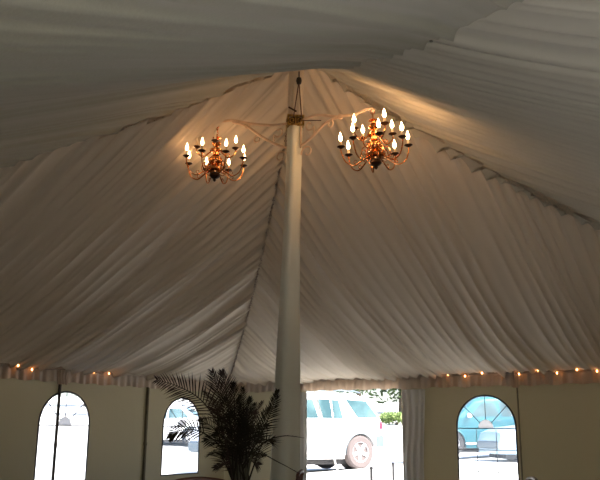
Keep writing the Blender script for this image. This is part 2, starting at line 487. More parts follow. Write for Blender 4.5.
# ------------------------------------------------------------------ doorway drapes
def drape(pxl, pxr, pxlb, pxrb, label, seed, slack):
    yl, yr = onx(pxl, 391, B - .04).y, onx(pxr, 391, B - .04).y
    ylb, yrb = onx(pxlb, 475, B - .04).y, onx(pxrb, 475, B - .04).y
    o = empty('door_drape', (B - .04, (yl + yr) / 2, 0)); tag(o, label, 'curtain', 'drapes at the doorway')
    mb = MB(); rnd = random.Random(seed); nf = 7
    def fn(u, v):
        z = 2.062 - 2.03 * v
        k = smooth01(v * 1.4)
        y = (yl + (yr - yl) * u) * (1 - k) + (ylb + (yrb - ylb) * u) * k
        f = math.sin(u * nf * PI + 1.2 * mnoise.noise(Vector((u * 2, v * 2, seed))) * 2)
        pinch = 1 - .35 * math.exp(-((z - 1.78) / .06) ** 2) - .35 * math.exp(-((z - 1.1) / .06) ** 2)
        c = (yl + yr) / 2 * (1 - k) + (ylb + yrb) / 2 * k
        return Vector((B - .036 + .022 * f * pinch + slack * math.sin(v * 5), c + (y - c) * (.9 + .1 * pinch), z))
    mb.grid(fn, 70, 30)
    child_world(mb, 'drape_cloth', M['drape'], o, angle=180)
    for z in (1.78, 1.10):
        mb = MB(); k = smooth01((2.062 - z) / 2.03 * 1.4)
        a = yl * (1 - k) + ylb * k; b = yr * (1 - k) + yrb * k
        mb.tube([Vector((B - .068, a + (b - a) * i / 8, z + .01 * math.sin(i))) for i in range(9)], .006, 6)
        child_world(mb, 'drape_tie', M['drape'], o)
drape(294, 307, 295, 307, 'pale grey gathered drape on the doorway jamb beside the pole', 4, .004)
drape(402, 425, 403.5, 424, 'grey gathered drape on the doorway jamb toward the car window', 6, .006)

# ------------------------------------------------------------------ centre pole with bracket arms
YP = 8.54
pc_top = at(296, 64, YP); pc_br = at(295, 123, YP); pc_bot = at(284.5, 478, YP)
dirn = (pc_br - pc_bot); base = pc_bot + dirn * ((0 - pc_bot.z) / dirn.z)
cp = empty('center_pole', base); tag(cp, 'tall tent pole sleeved in pale fabric carrying the chandelier arms', 'tent pole')
def pz(z):
    return base + dirn * (z / dirn.z)
zbr = pc_br.z
mb = MB(); mb.tube([pz(.012), pz(2.0), pz(4.0), pz(ZA + .4)], .05, 14); child_world(mb, 'pole_shaft', M['white_paint'], cp)
mb = MB(); mb.box(base + Vector((0, 0, .006)), (.3, .3, .012)); child_world(mb, 'base_plate', M['black'], cp)
def sleeve(z0, z1, rfun, nf, amp, seed, m, name, lab):
    mb = MB()
    def fn(u, v):
        z = z0 + (z1 - z0) * v; c = pz(z); a = u * 2 * PI; r = rfun(z)
        rr = r + amp * r * math.sin(a * nf + 1.5 * mnoise.noise(Vector((z * .5, seed, 0)))) + r * .18 * mnoise.noise(Vector((math.cos(a) * 1.2, math.sin(a) * 1.2 + seed, z * .35)))
        return c + (Vector((math.cos(a), math.sin(a), 0)) * rr)
    mb.grid(fn, 80, 40)
    o = child_world(mb, name, m, cp, angle=180); o['label'] = lab
def r_low(z):
    return .085 + .055 * smooth01((zbr - z) / zbr * 1.1)
sleeve(.03, zbr - .055, r_low, 4, .09, 2, M['sleeve'], 'fabric_sleeve', 'pale sleeve hanging from the gilt collar to the floor')
sleeve(zbr + .055, ZA + .02, lambda z: .082, 6, .12, 9, M['liner'], 'upper_sleeve', 'liner cloth wrapped round the pole above the gilt collar')
# gilt collar: an openwork square box
Rz = Matrix.Rotation(math.atan2(RIGHT.y, RIGHT.x) + .1, 3, 'Z')
mb = MB(); s = .088
for zz in (-.055, .055):
    for sx in (-1, 1):
        mb.box(pz(zbr) + Rz @ Vector((sx * s, 0, zz)), (.022, 2 * s + .03, .022), Rz)
        mb.box(pz(zbr) + Rz @ Vector((0, sx * s, zz)), (2 * s, .022, .022), Rz)
for sx in (-1, 1):
    for sy in (-1, 1): mb.box(pz(zbr) + Rz @ Vector((sx * s, sy * s, 0)), (.022, .022, .13), Rz)
for q in range(4):
    Rq = Rz @ Matrix.Rotation(q * PI / 2, 3, 'Z'); ax = Rq @ Vector((1, 0, 0)); n_ = Rq @ Vector((0, -1, 0))
    for sx in (-1, 1):
        c = pz(zbr) + n_ * s + ax * (sx * .038)
        mb.tube(spiral(c, ax * sx, UP, .036, .010, -2.0, 4.6, 22), .006, 6)
    mb.tube([pz(zbr) + n_ * s + UP * -.05, pz(zbr) + n_ * s + UP * .05], .006, 6)
child_world(mb, 'gilt_collar', M['gilt'], cp)
mb = MB(); mb.lathe([(.082, -.045), (.09, -.03), (.09, .03), (.082, .045)], pz(zbr), 20); child_world(mb, 'collar_core', M['darkbrass'], cp)

hangR = at(372.5, 110.5, 7.90); hangL = at(217.5, 124.5, 8.95)
def bracket(tip, sgn):
    c0 = pz(zbr); d = Vector((tip.x - c0.x, tip.y - c0.y, 0)); L = d.length; d.normalize()
    def P(r, dz): return c0 + d * r + UP * dz
    dzt = tip.z - c0.z
    arm_o = None
    mb = MB()
    top = spline([P(.09, .01), P(.3 * L, .02), P(.55 * L, dzt * .55), P(.78 * L, dzt + .015), P(.92 * L, dzt + .03), P(L, dzt + .02), P(L + .012, dzt - .015)], 7)
    mb.tube(top, .016, 8)
    brace = spline([P(.085, -.30), P(.22 * L, -.24), P(.42 * L, -.105), P(.62 * L, dzt * .55 - .015), P(.80 * L, dzt + .0)], 7)
    mb.tube(brace, .016, 8)
    mb.tube([P(.088, .012), P(.088, -.33)], .011, 8)
    arm_o = child_world(mb, 'bracket_arm', M['iron'], cp)
    arm_o['label'] = 'cream scrolled iron arm reaching to the ' + ('nearer' if sgn > 0 else 'farther') + ' chandelier'
    def scroll(pts, r=.010):
        m2 = MB(); m2.tube(pts, r, 6)
        for i in range(len(m2.v)): m2.v[i] = m2.v[i] - cp.location
        m2.build('scroll', M['iron'], arm_o)
    # big S scroll in the corner, small curl under brace, ring below
    scroll(spiral(P(.20 * L, -.075), d, UP, .015, .075, .5, 5.8) + spline([P(.20 * L + .066, -.11), P(.26 * L, -.19)], 5)[1:])
    scroll(spiral(P(.47 * L, -.135), d, UP, .020, .052, 2.2, 8.6))
    scroll(spiral(P(.60 * L, dzt * .55 - .01), d, UP, .010, .038, 0, 5.6))
    scroll(spiral(P(.17 * L, -.40), d, UP, .022, .085, 3.5, 9.6))
    return arm_o
bracket(hangR, 1); bracket(hangL, -1)
# pulley block, ropes and a short cleat
pul = at(299, 81, YP - .13)
mb = MB(); mb.lathe([(.010, .045), (.028, .036), (.034, .0), (.025, -.036), (.010, -.042)], pul, 12); mb.tube([pul + UP * .05, pul + UP * .12], .008, 6)
child_world(mb, 'pulley', M['black'], cp)
for (px, py) in ((293.5, 117), (301.5, 117)):
    mb = MB(); mb.tube([pul, at(px, py, YP - .11)], .0065, 6); child_world(mb, 'rope', M['rope'], cp)
mb = MB(); mb.tube([at(288.5, 107, YP - .13), at(296.5, 111.5, YP - .13)], .011, 8); child_world(mb, 'cleat', M['darkbrass'], cp)
mb = MB(); mb.tube([at(302.5, 120.5, YP - .12), at(321, 120.5, YP - .35)], .006, 6); child_world(mb, 'tie_rod', M['darkbrass'], cp)

# ------------------------------------------------------------------ chandeliers
def arm_path(R0, z0, R1, z1, dip):
    return spline([(R0, 0, z0), (R0 + (R1 - R0) * .25, 0, z0 - dip * .45), (R0 + (R1 - R0) * .55, 0, z0 - dip), (R0 + (R1 - R0) * .86, 0, z0 - dip * .55), (R1, 0, z1 - .05), (R1, 0, z1)], 6)
def chandelier(hang, tilt_axis, tilt, rot, label, off, low=0.):
    # local origin at the hanging loop, everything below it
    o = empty('chandelier', hang); tag(o, label, 'chandelier', 'brass candle chandeliers on the pole arms')
    o.rotation_mode = 'QUATERNION'
    o.rotation_quaternion = (Matrix.Rotation(tilt, 4, tilt_axis) @ Matrix.Rotation(rot, 4, 'Z')).to_quaternion()
    mb = MB(); 
    mb.tube([Vector((.022 * math.cos(a), 0, -.022 + .022 * math.sin(a))) for a in [i * 2 * PI / 16 for i in range(17)]], .005, 6)
    mb.tube([Vector((0, .02 * math.cos(a), -.055 + .022 * math.sin(a))) for a in [i * 2 * PI / 16 for i in range(17)]], .005, 6)
    mb.build('hanging_loop', M['brass'], o)
    T = -.07 - low
    for q in range(int(low / .03)):
        mb = MB(); ax = Vector((1, 0, 0)) if q % 2 else Vector((0, 1, 0)); mb.tube([ax * (.015 * math.cos(a)) + UP * (-.085 - .03 * q + .022 * math.sin(a)) for a in [i * 2 * PI / 14 for i in range(15)]], .004, 6); mb.build('chain_link', M['brass'], o)
    prof = [(.006, 0), (.03, -.008), (.042, -.02), (.018, -.032), (.016, -.05), (.034, -.066), (.046, -.088), (.036, -.112), (.018, -.13), (.024, -.15), (.055, -.165),
            (.058, -.19), (.03, -.205), (.026, -.235), (.045, -.258), (.064, -.292), (.066, -.325), (.05, -.36), (.03, -.378), (.05, -.395), (.085, -.41), (.082, -.435), (.05, -.452), (.045, -.468)]
    mb = MB(); mb.lathe([(r * 1.3, z + T) for r, z in prof], (0, 0, 0), 24); mb.build('baluster_body', M['brass'], o)
    mb = MB(); mb.lathe([(.045, -.466 + T), (.062, -.478 + T), (.066, -.505 + T), (.045, -.53 + T), (.018, -.543 + T), (.022, -.556 + T), (.008, -.575 + T)], (0, 0, 0), 20); mb.build('bottom_finial', M['darkbrass'], o)
    for i in range(8):
        mb = MB(); a = i * PI / 4 + PI / 8; ax = Vector((math.cos(a), math.sin(a), 0)); c = ax * .115 + UP * (-.37 + T)
        mb.tube(spline([ax * .07 + UP * (-.46 + T), ax * .12 + UP * (-.47 + T), ax * .165 + UP * (-.42 + T), ax * .15 + UP * (-.35 + T)], 6) + spiral(c, ax, UP, .040, .010, .4, 6.2, 18)[1:], .0055, 6)
        mb.build('scroll_ornament', M['brass'], o)
    def make_arm(kind):
        if kind == 'low': R0, z0, R1, z1, dip, = .07, -.425 + T, .365, -.315 + T, .10
        else: R0, z0, R1, z1, dip = .05, -.185 + T, .235, -.145 + T, .085
        mb = MB(); p = arm_path(R0, z0, R1, z1, dip); mb.tube(p, [.0095 - .003 * i / (len(p) - 1) for i in range(len(p))], 8)
        # small curl on the inner side
        k = len(p) // 3
        mb.tube(spiral(p[k] + Vector((.01, 0, .03)), Vector((1, 0, 0)), UP, .028, .008, -PI / 2, 3.6, 16), .0045, 6)
        a = mb.build('arm', M['brass'], o)
        mb = MB(); mb.lathe([(.012, -.018), (.030, -.006), (.046, .004), (.043, .010), (.018, .012)], (R1, 0, z1), 16); mb.build('drip_pan', M['darkbrass'], a)
        mb = MB(); mb.tube([(R1, 0, z1 + .008), (R1, 0, z1 + .070)], .0125, 12); mb.build('candle', M['candle'], a)
        b = [(.007, .070), (.013, .080), (.0195, .097), (.0195, .110), (.014, .130), (.007, .152), (.002, .170)]
        mb = MB(); mb.lathe([(r, z1 + z) for r, z in b], (R1, 0, 0), 12); mb.build('bulb', M['bulbdim' if off else 'bulb'], a)
        return a
    lows = make_arm('low'); ups = make_arm('up')
    mb = MB(); b = [(.007, .070), (.013, .080), (.0195, .097), (.0195, .110), (.014, .130), (.007, .152), (.002, .170)]
    mb.lathe([(r, -.145 + T + z) for r, z in b], (.235, 0, 0), 12)
    offme = mb.build('bulb_probe', M['bulboff']); offdata = offme.data; bpy.data.objects.remove(offme)
    arms = []
    for i in range(8):
        a = lows if i == 0 else copy_tree(lows, o); a.rotation_euler = (0, 0, i * PI / 4)
    for i in range(4):
        a = ups if i == 0 else copy_tree(ups, o); a.rotation_euler = (0, 0, PI / 4 * 0 + PI / 8 + i * PI / 2); arms.append(a)
    for i in off:
        for ch in arms[i].children:
            if ch.name.startswith('bulb'):
                ch.data = offdata; ch['label'] = 'unlit flame bulb'
    return o
armdir = (hangR - hangL); armdir.z = 0; armdir.normalize()
side = Vector((-armdir.y, armdir.x, 0))
rang = math.atan2(RIGHT.y, RIGHT.x)
chandelier(hangR, FWD, math.radians(-2.5), rang + .03, 'twelve-light brass chandelier hanging nearer the camera, right of the pole', [], .03)
chandelier(hangL, FWD, math.radians(1), rang - .35, 'smaller-looking brass chandelier left of the pole with some bulbs unlit', [1, 2, 3], .09)

# ------------------------------------------------------------------ potted palm
YPALM = 7.0
pc = at(238, 470, YPALM)
pb = Vector((pc.x, pc.y, 0))
palm = empty('potted_palm', pb); tag(palm, 'bushy dark green potted palm in front of the left wall, beside the pole', 'plant')
def leaflet(mb, p, d, L, w, nrm):
    d = d.normalized(); s = d.cross(nrm)
    s = s.normalized() if s.length > 1e-4 else d.orthogonal().normalized()
    droop = Vector((0, 0, -1)) * L * .10
    a, b, c = p, p + d * L * .45 + droop * .15, p + d * L + droop
    mb.add([a - s * w * .3, a + s * w * .3, b + s * w * .5, b - s * w * .5, c], [(0, 1, 2, 3), (3, 2, 4)])
def frond(path, Lmax, start, spread, m, seed, nleaf=26, w=.014, face=None, lift=0., label=None):
    rnd = random.Random(seed)
    pts = spline(path, 10); n = len(pts)
    mb = MB(); mb.tube(pts, [.0085 * (1 - .8 * i / (n - 1)) for i in range(n)], 5)
    toCam = (CAM - pts[n // 2]).normalized()
    for k in range(nleaf):
        t = start + (1 - start) * k / (nleaf - 1)
        i = min(n - 2, int(t * (n - 1))); p = pts[i].lerp(pts[i + 1], t * (n - 1) - i)
        T = (pts[i + 1] - pts[i]).normalized()
        f = face if face is not None else Vector((rnd.uniform(-.3, .3), rnd.uniform(-.3, .3), 1))
        S = T.cross(f).normalized(); f2 = S.cross(T).normalized()
        s_ = (k / (nleaf - 1))
        L = Lmax * (.55 + .45 * math.sin(PI * min(1, s_ * .85 + .2))) * rnd.uniform(.85, 1.1) * (1 - .6 * s_)
        for sg in (-1, 1):
            d = S * sg * spread + T * (.55 + .5 * s_) + f2 * (.15 + lift) + Vector((rnd.uniform(-.08, .08), rnd.uniform(-.08, .08), rnd.uniform(-.08, .08)))
            leaflet(mb, p, d, L, w, f2)
    o = child_world(mb, 'frond', m, palm, smooth=False)
    if label: o['label'] = label
    return o
def P(px, py, dy=0.): return at(px, py, YPALM + dy)
fv = (CAM - P(220, 420)).normalized()
# showpiece fronds
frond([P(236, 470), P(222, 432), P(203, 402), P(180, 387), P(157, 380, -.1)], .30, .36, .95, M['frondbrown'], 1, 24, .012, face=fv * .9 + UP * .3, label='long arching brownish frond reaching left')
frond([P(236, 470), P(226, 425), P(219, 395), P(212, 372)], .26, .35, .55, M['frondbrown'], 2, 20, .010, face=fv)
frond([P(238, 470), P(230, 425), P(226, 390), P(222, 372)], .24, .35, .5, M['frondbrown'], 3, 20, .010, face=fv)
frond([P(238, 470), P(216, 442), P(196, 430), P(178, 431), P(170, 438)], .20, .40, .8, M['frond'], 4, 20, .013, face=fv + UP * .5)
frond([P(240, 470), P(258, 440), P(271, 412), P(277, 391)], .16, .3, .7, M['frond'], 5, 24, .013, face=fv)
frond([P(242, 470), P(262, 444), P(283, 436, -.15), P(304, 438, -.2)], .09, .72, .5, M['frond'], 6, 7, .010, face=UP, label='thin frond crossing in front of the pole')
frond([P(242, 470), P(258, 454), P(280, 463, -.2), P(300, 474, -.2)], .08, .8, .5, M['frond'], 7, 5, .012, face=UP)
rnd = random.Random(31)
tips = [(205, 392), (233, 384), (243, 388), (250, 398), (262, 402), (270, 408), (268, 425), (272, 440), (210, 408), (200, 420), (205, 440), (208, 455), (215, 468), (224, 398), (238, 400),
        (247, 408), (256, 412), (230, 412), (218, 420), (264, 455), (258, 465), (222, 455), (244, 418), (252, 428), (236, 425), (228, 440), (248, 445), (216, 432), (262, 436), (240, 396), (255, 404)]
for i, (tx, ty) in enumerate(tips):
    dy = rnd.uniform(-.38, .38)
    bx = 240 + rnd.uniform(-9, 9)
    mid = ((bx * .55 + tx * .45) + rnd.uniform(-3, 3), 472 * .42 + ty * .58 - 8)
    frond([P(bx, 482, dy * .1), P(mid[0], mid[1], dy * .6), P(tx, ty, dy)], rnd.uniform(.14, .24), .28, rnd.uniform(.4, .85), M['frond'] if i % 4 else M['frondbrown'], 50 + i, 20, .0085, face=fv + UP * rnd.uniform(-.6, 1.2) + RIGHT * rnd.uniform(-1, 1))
for i in range(7):
    bx = 236 + i * 1.6; q = P(bx, 484, rnd.uniform(-.05, .05)); f0 = pb + Vector(((i - 3) * .03, rnd.uniform(-.06, .06), .36))
    mb = MB(); mb.tube(spline([f0, f0.lerp(q, .5) + Vector((rnd.uniform(-.02, .02), 0, 0)), q, P(bx + (i - 3) * 2, 455)], 6), [.016 - .0004 * k for k in range(19)], 7); child_world(mb, 'stem', M['stem'], palm)
mb = MB(); mb.lathe([(.15, .0), (.17, .02), (.21, .34), (.235, .35), (.235, .40), (.21, .40), (.20, .36), (.02, .355)], pb, 28); child_world(mb, 'pot', M['pot'], palm)
mb = MB(); mb.lathe([(.195, .358), (.10, .372), (.01, .375)], pb, 20); child_world(mb, 'soil', M['soil'], palm)

# ------------------------------------------------------------------ wooden chairs whose backs reach the bottom of the frame
def make_chair(p, rz, h, label):
    W, D, SH = .36, .38, .45
    back = Matrix.Rotation(rz, 3, 'Z') @ Vector((0, D / 2 + .06, 0)); p = p - back
    o = empty('banquet_chair', (p.x, p.y, 0), (0, 0, rz)); tag(o, label, 'chair', 'mahogany banquet chairs at the bottom edge')
    W, D, SH = .36, .38, .45
    mb = MB(); mb.box((0, 0, SH - .015), (W + .03, D + .03, .03), bev=.01); mb.build('seat', M['mahogany'], o)
    mb = MB(); mb.box((0, 0, SH + .022), (W, D, .045), bev=.018); mb.build('cushion', M['cushion'], o)
    for sx in (-1, 1):
        mb = MB(); mb.tube([(sx * W / 2, -D / 2, 0), (sx * W / 2, -D / 2, SH - .02)], [.012, .017], 10); mb.build('leg', M['mahogany'], o)
        mb = MB(); mb.tube([(sx * W / 2, D / 2, 0), (sx * W / 2, D / 2, SH), (sx * W / 2, D / 2 + .05, h - .03)], [.013, .017, .014], 10); mb.build('leg', M['mahogany'], o)
    mb = MB(); mb.tube(spline([(-W / 2 - .012, D / 2 + .05, h - .04), (-W / 2 + .02, D / 2 + .055, h - .015), (0, D / 2 + .065, h), (W / 2 - .02, D / 2 + .055, h - .015), (W / 2 + .012, D / 2 + .05, h - .04)], 6), .017, 10); mb.build('top_rail', M['mahogany'], o)
    mb = MB()
    for zz in (.30, .58): mb.tube([(-W / 2, D / 2 + .035 * (zz > .5), zz + .02 * 0 + (.0 if zz < .5 else .02)), (W / 2, D / 2 + .035 * (zz > .5), zz + (.0 if zz < .5 else .02))], .010, 8)
    mb.build('cross_rail', M['mahogany'], o)
    for k in range(5):
        x = (k - 2) * W / 6
        mb = MB(); mb.tube([(x, D / 2 + .03, .60), (x, D / 2 + .058, h - .01)], .007, 8); mb.build('spindle', M['mahogany'], o)
    for sx in (-1, 1):
        mb = MB(); mb.tube([(sx * W / 2, -D / 2, .2), (sx * W / 2, D / 2, .2)], .009, 8); mb.build('stretcher', M['mahogany'], o)
    return o
faceaway = math.atan2(FWD.y, FWD.x) - PI / 2
pch = at(200, 479.5, 6.1)
cz = pch.z
ch = make_chair(pch, faceaway + .1, cz + .004, 'mahogany chair back just showing at the bottom below the palm')
p2 = at(301, 471, 7.75)
c2 = make_chair(p2, faceaway + PI + 1.45, p2.z, 'mahogany chair back showing end-on at the foot of the pole')
p3 = at(533, 478.5, 7.0)
c3 = make_chair(p3, faceaway + PI + 1.5, p3.z, 'mahogany chair back at the bottom edge below the right wall')

# ------------------------------------------------------------------ floor, ground, lawn
mb = MB(); mb.box((0, 0, -.02), (2 * B, 2 * A, .04)); fl = mb.build('floor', M['floor'], smooth=False); tag(fl, 'brown tent floor', None, kind='structure')
mb = MB()
def gfn(u, v):
    # denser toward the tent
    x = -24 + 0; 
    X = -22 + 100 * (u ** 1.5); Y_ = -22 + 100 * (v ** 1.5)
    return Vector((X, Y_, ground_z(X, Y_) - .045))
mb.grid(gfn, 150, 150)
g = mb.build('ground', M['ground'], angle=180); tag(g, 'pale sunlit gravel ground outside the tent', None, kind='structure')

# ------------------------------------------------------------------ vehicles
def car(name, loc, yaw, paint, L, H, Wd, prof_top, belt, wheels, wr, parts, label, cat='car', tyre='tyre'):
    """local +x is the nose, wheels on z=0"""
    o = empty(name, loc, (0, 0, yaw)); tag(o, label, cat)
    zb = wr * .62; rear = parts.get('rear_clear', 0)
    def top(x):
        for (x0, z0), (x1, z1) in zip(prof_top[:-1], prof_top[1:]):
            if x0 <= x <= x1:
                t = (x - x0) / max(1e-6, x1 - x0); return z0 + (z1 - z0) * t
        return prof_top[-1][1]
    def bot(x):
        z = zb if x > wheels[0] else zb + rear
        for wx in wheels:
            d = abs(x - wx); R = wr * 1.17
            if d < R: z = max(z, wr * .98 + math.sqrt(R * R - d * d) * .99)
        return z
    def half(x, z):
        w = Wd / 2
        e = min(1, (x - prof_top[0][0]) / .35, (prof_top[-1][0] - x) / .55)
        w *= .90 + .10 * math.sqrt(max(0, 1 - (1 - max(0, e)) ** 2))
        if z > belt: w -= (z - belt) * .24
        else: w -= max(0, (.30 - (z - zb))) * .12
        tt = top(x)
        if z > tt - .10: w -= .075 * ((z - tt + .10) / .10) ** 2
        return w
    xs = set(); x0, x1 = prof_top[0][0], prof_top[-1][0]
    for i in range(81): xs.add(round(x0 + (x1 - x0) * i / 80, 4))
    for px_, _ in prof_top: xs.add(round(px_, 4))
    for wx in wheels:
        for i in range(25): xs.add(round(wx + wr * 1.17 * math.cos(PI * i / 24), 4))
    xs = sorted(x for x in xs if x0 <= x <= x1)
    NZ = 16; ring = 2 * (NZ + 1) + 3
    vs = []; fs = []
    for x in xs:
        b, t = bot(x), top(x)
        zz = [b + (t - b) * (1 - (1 - k / NZ) ** 1.35) for k in range(NZ + 1)]
        r = [Vector((x, -half(x, z), z)) for z in zz]
        hw = half(x, t)
        cr = [Vector((x, hw * q, t + .03 * (1 - q * q))) for q in (-.6, 0, .6)]
        vs += r + cr + [Vector((x, half(x, z), z)) for z in reversed(zz)]
    for i in range(len(xs) - 1):
        for k in range(ring):
            a, b_ = i * ring + k, i * ring + (k + 1) % ring
            fs.append((a, b_, b_ + ring, a + ring))
    fs.append(tuple(range(ring - 1, -1, -1))); fs.append(tuple(range((len(xs) - 1) * ring, len(xs) * ring)))
    mb = MB(); mb.add(vs, fs); mb.build('car_body', M[paint], o, angle=32)
    def patch(nm, quad, m, out=.008, sides=(-1, 1), par=None):
        for sg in sides:
            mb = MB(); q = [Vector((a, b)) for a, b in quad]
            def fn(u, v):
                p = q[0].lerp(q[1], u).lerp(q[3].lerp(q[2], u), v)
                return Vector((p.x, sg * (half(p.x, p.y) + out), p.y))
            mb.grid(fn, 10, 8); mb.build(nm, M[m], par or o, angle=180)
    for nm, quad, m in parts.get('side', []): patch(nm, quad, m)
    for nm, xa, xb, wf, m in parts.get('top', []):
        mb = MB()
        def fn(u, v):
            x = xa + (xb - xa) * v; w = half(x, top(x)) * wf * (2 * u - 1)
            return Vector((x, w, top(x) + .035 - .03 * (2 * u - 1) ** 2 * wf * wf + .006))
        mb.grid(fn, 8, 10); mb.build(nm, M[m], o, angle=180)
    for nm, c, s, m, bv in parts.get('box', []):
        mb = MB(); mb.box(c, s, bev=bv); mb.build(nm, M[m], o)
    for nm, pts, r, m in parts.get('tube', []):
        for sg in (-1, 1):
            mb = MB(); mb.tube([(a, sg * b, c) for a, b, c in pts], r, 8); mb.build(nm, M[m], o)
    for wx in wheels:
        for sg in (-1, 1):
            y = sg * (Wd / 2 - .11)
            R = Matrix.Rotation(sg * -PI / 2, 3, 'X')
            mb = MB(); tw = .11
            mb.lathe([(wr * .58, -tw), (wr * .9, -tw), (wr, -tw * .7), (wr, tw * .7), (wr * .9, tw), (wr * .62, tw), (wr * .60, tw * .6)], (wx, y, wr), 36, R); w = mb.build('wheel', M[tyre], o)
            mb = MB(); mb.lathe([(wr * .66, tw * .2), (wr * .66, tw * .92), (wr * .60, tw * .95), (wr * .58, tw * .5), (wr * .2, tw * .45), (.01, tw * .55)], (wx, y, wr), 36, R)
            for k in range(5):
                a = k * 2 * PI / 5 + .3; c = Vector((wx, y, wr)) + R @ Vector((wr * .36 * math.cos(a), wr * .36 * math.sin(a), tw * .62))
                mb.box(c, (wr * .52, wr * .20, tw * .5), R @ Matrix.Rotation(a, 3, 'Z'), bev=.012)
            mb.lathe([(wr * .17, tw * .4), (wr * .17, tw * .85), (wr * .10, tw * .92), (.005, tw * .92)], (wx, y, wr), 20, R)
            mb.build('rim', M['rim'], w)
            mb = MB()
            a0 = [wr * 1.13, wr * 1.22]
            def arch(u, v, wx=wx, sg=sg):
                a = -.12 + u * (PI + .24); r = wr * (1.12 + .10 * v)
                x = wx + r * math.cos(a); z = wr * .98 + r * math.sin(a); return Vector((x, sg * (half(x, max(z, zb)) + .012 - .02 * v), z))
            mb.grid(arch, 26, 2); mb.build('wheel_arch', M['grey_trim'] if paint == 'white_paint' else M[paint], o, angle=180)
            mb = MB()   # dark well behind the wheel
            mb.lathe([(wr * 1.15, -.05), (wr * 1.15, .0), (.01, .0)], (wx, sg * (Wd / 2 - .30), wr * 1.0), 24, R); mb.build('wheel_well', M['tyre'], o)
    mb = MB(); mb.box(((x0 + x1) / 2 + .1, 0, zb - .01), (x1 - x0 - .7, Wd - .45, .24)); mb.build('underbody', M['tyre'], o)
    return o

suv_prof = [(-.74, .80), (-.73, 1.02), (-.68, 1.14), (-.36, 1.58), (-.22, 1.68), (.05, 1.74), (.9, 1.76), (1.6, 1.74), (1.95, 1.66), (2.62, 1.10), (2.9, 1.06), (3.5, .98), (3.62, .88), (3.66, .62)]
suv_parts = dict(rear_clear=.26,
    side=[('side_window', [(-.54, 1.20), (.08, 1.18), (.36, 1.60), (-.24, 1.58)], 'glass'),
          ('side_window', [(.52, 1.16), (1.13, 1.16), (1.20, 1.60), (.58, 1.58)], 'glass'),
          ('side_window', [(1.22, 1.16), (2.15, 1.15), (1.72, 1.56), (1.32, 1.58)], 'glass'),
          ('window_strip', [(.78, 1.17), (.84, 1.17), (.84, 1.58), (.78, 1.58)], 'white_paint'),
          ('tail_light', [(-.72, .92), (-.56, .92), (-.60, 1.10), (-.70, 1.10)], 'red'),
          ('rear_bumper', [(-.73, .50), (-.47, .50), (-.47, .76), (-.73, .78)], 'grey_trim'),
          ('front_bumper', [(3.2, .38), (3.6, .40), (3.6, .62), (3.2, .62)], 'grey_trim'),
          ('head_light', [(3.25, .72), (3.55, .70), (3.55, .86), (3.25, .90)], 'lens'),
          ('door_handle', [(.46, 1.02), (.60, 1.02), (.60, 1.055), (.46, 1.055)], 'grey_trim'),
          ('door_handle', [(1.18, 1.02), (1.32, 1.02), (1.32, 1.055), (1.18, 1.055)], 'grey_trim')],
    top=[('windscreen', 2.03, 2.58, .86, 'glass'), ('rear_window', -.64, -.40, .82, 'glass')],
    box=[('bumper', (-.74, 0, .63), (.12, 1.60, .26), 'grey_trim', .04), ('bumper', (3.66, 0, .50), (.14, 1.60, .24), 'grey_trim', .04),
         ('running_board', (1.4, .83, .36), (1.75, .12, .05), 'white_paint', .01), ('running_board', (1.4, -.83, .36), (1.75, .12, .05), 'white_paint', .01),
         ('mirror', (2.15, .93, 1.18), (.12, .18, .14), 'white_paint', .03), ('mirror', (2.15, -.93, 1.18), (.12, .18, .14), 'white_paint', .03)],
    tube=[('roof_rail', [(-.2, .60, 1.78), (0, .60, 1.82), (1.3, .60, 1.82), (1.5, .60, 1.78)], .02, 'grey_trim')])
YC = 20.6; SUVS = 1.07
wp = at(358, 452, YC)                      # rear wheel centre
yaw_car = math.atan2(-RIGHT.y, -RIGHT.x) + math.radians(33)
wr = .385
heading = Vector((math.cos(yaw_car), math.sin(yaw_car), 0)); lefts = Vector((-heading.y, heading.x, 0))
orig = Vector((wp.x, wp.y, 0)) - lefts * .76 * SUVS   # visible side = the car's left side
suv = car('suv', (orig.x, orig.y, wp.z - wr * SUVS), yaw_car, 'white_paint', 4.5, 1.76, 1.76, suv_prof, 1.12, [0, 2.70], wr, suv_parts, 'white SUV parked outside the open doorway, rear wheel in view', 'car', 'dustytyre'); suv.scale = (SUVS,) * 3

sedan_prof = [(-1.0, .62), (-.97, .92), (-.2, .98), (.35, 1.36), (.7, 1.43), (1.3, 1.43), (1.6, 1.38), (2.35, .96), (3.2, .86), (3.5, .74), (3.56, .55)]
sedan_parts = dict(
    side=[('side_window', [(.10, 1.0), (.90, .98), (.90, 1.34), (.45, 1.33)], 'glass'), ('side_window', [(.97, .98), (2.05, .98), (1.55, 1.33), (.97, 1.35)], 'glass'),
          ('tail_light', [(-.96, .72), (-.78, .72), (-.78, .86), (-.96, .86)], 'red'), ('head_light', [(3.1, .62), (3.45, .60), (3.42, .72), (3.1, .78)], 'lens'),
          ('door_handle', [(.30, .84), (.44, .84), (.44, .87), (.30, .87)], 'grey_trim')],
    top=[('windscreen', 1.66, 2.30, .88, 'glass'), ('rear_window', -.12, .32, .85, 'glass')],
    box=[('bumper', (-1.0, 0, .45), (.12, 1.55, .2), 'grey_trim', .04), ('bumper', (3.56, 0, .42), (.12, 1.5, .2), 'grey_trim', .04)], tube=[])
def park(name, px, Y, yaw, paint, prof, parts, belt, wr_, Wd, H, label, wheels):
    q = at(px, 440, Y); z = ground_z(q.x, q.y)
    return car(name, (q.x, q.y, z - .04), yaw, paint, 4.5, H, Wd, prof, belt, wheels, wr_, parts, label, 'car')
fw = math.atan2(FWD.y, FWD.x)
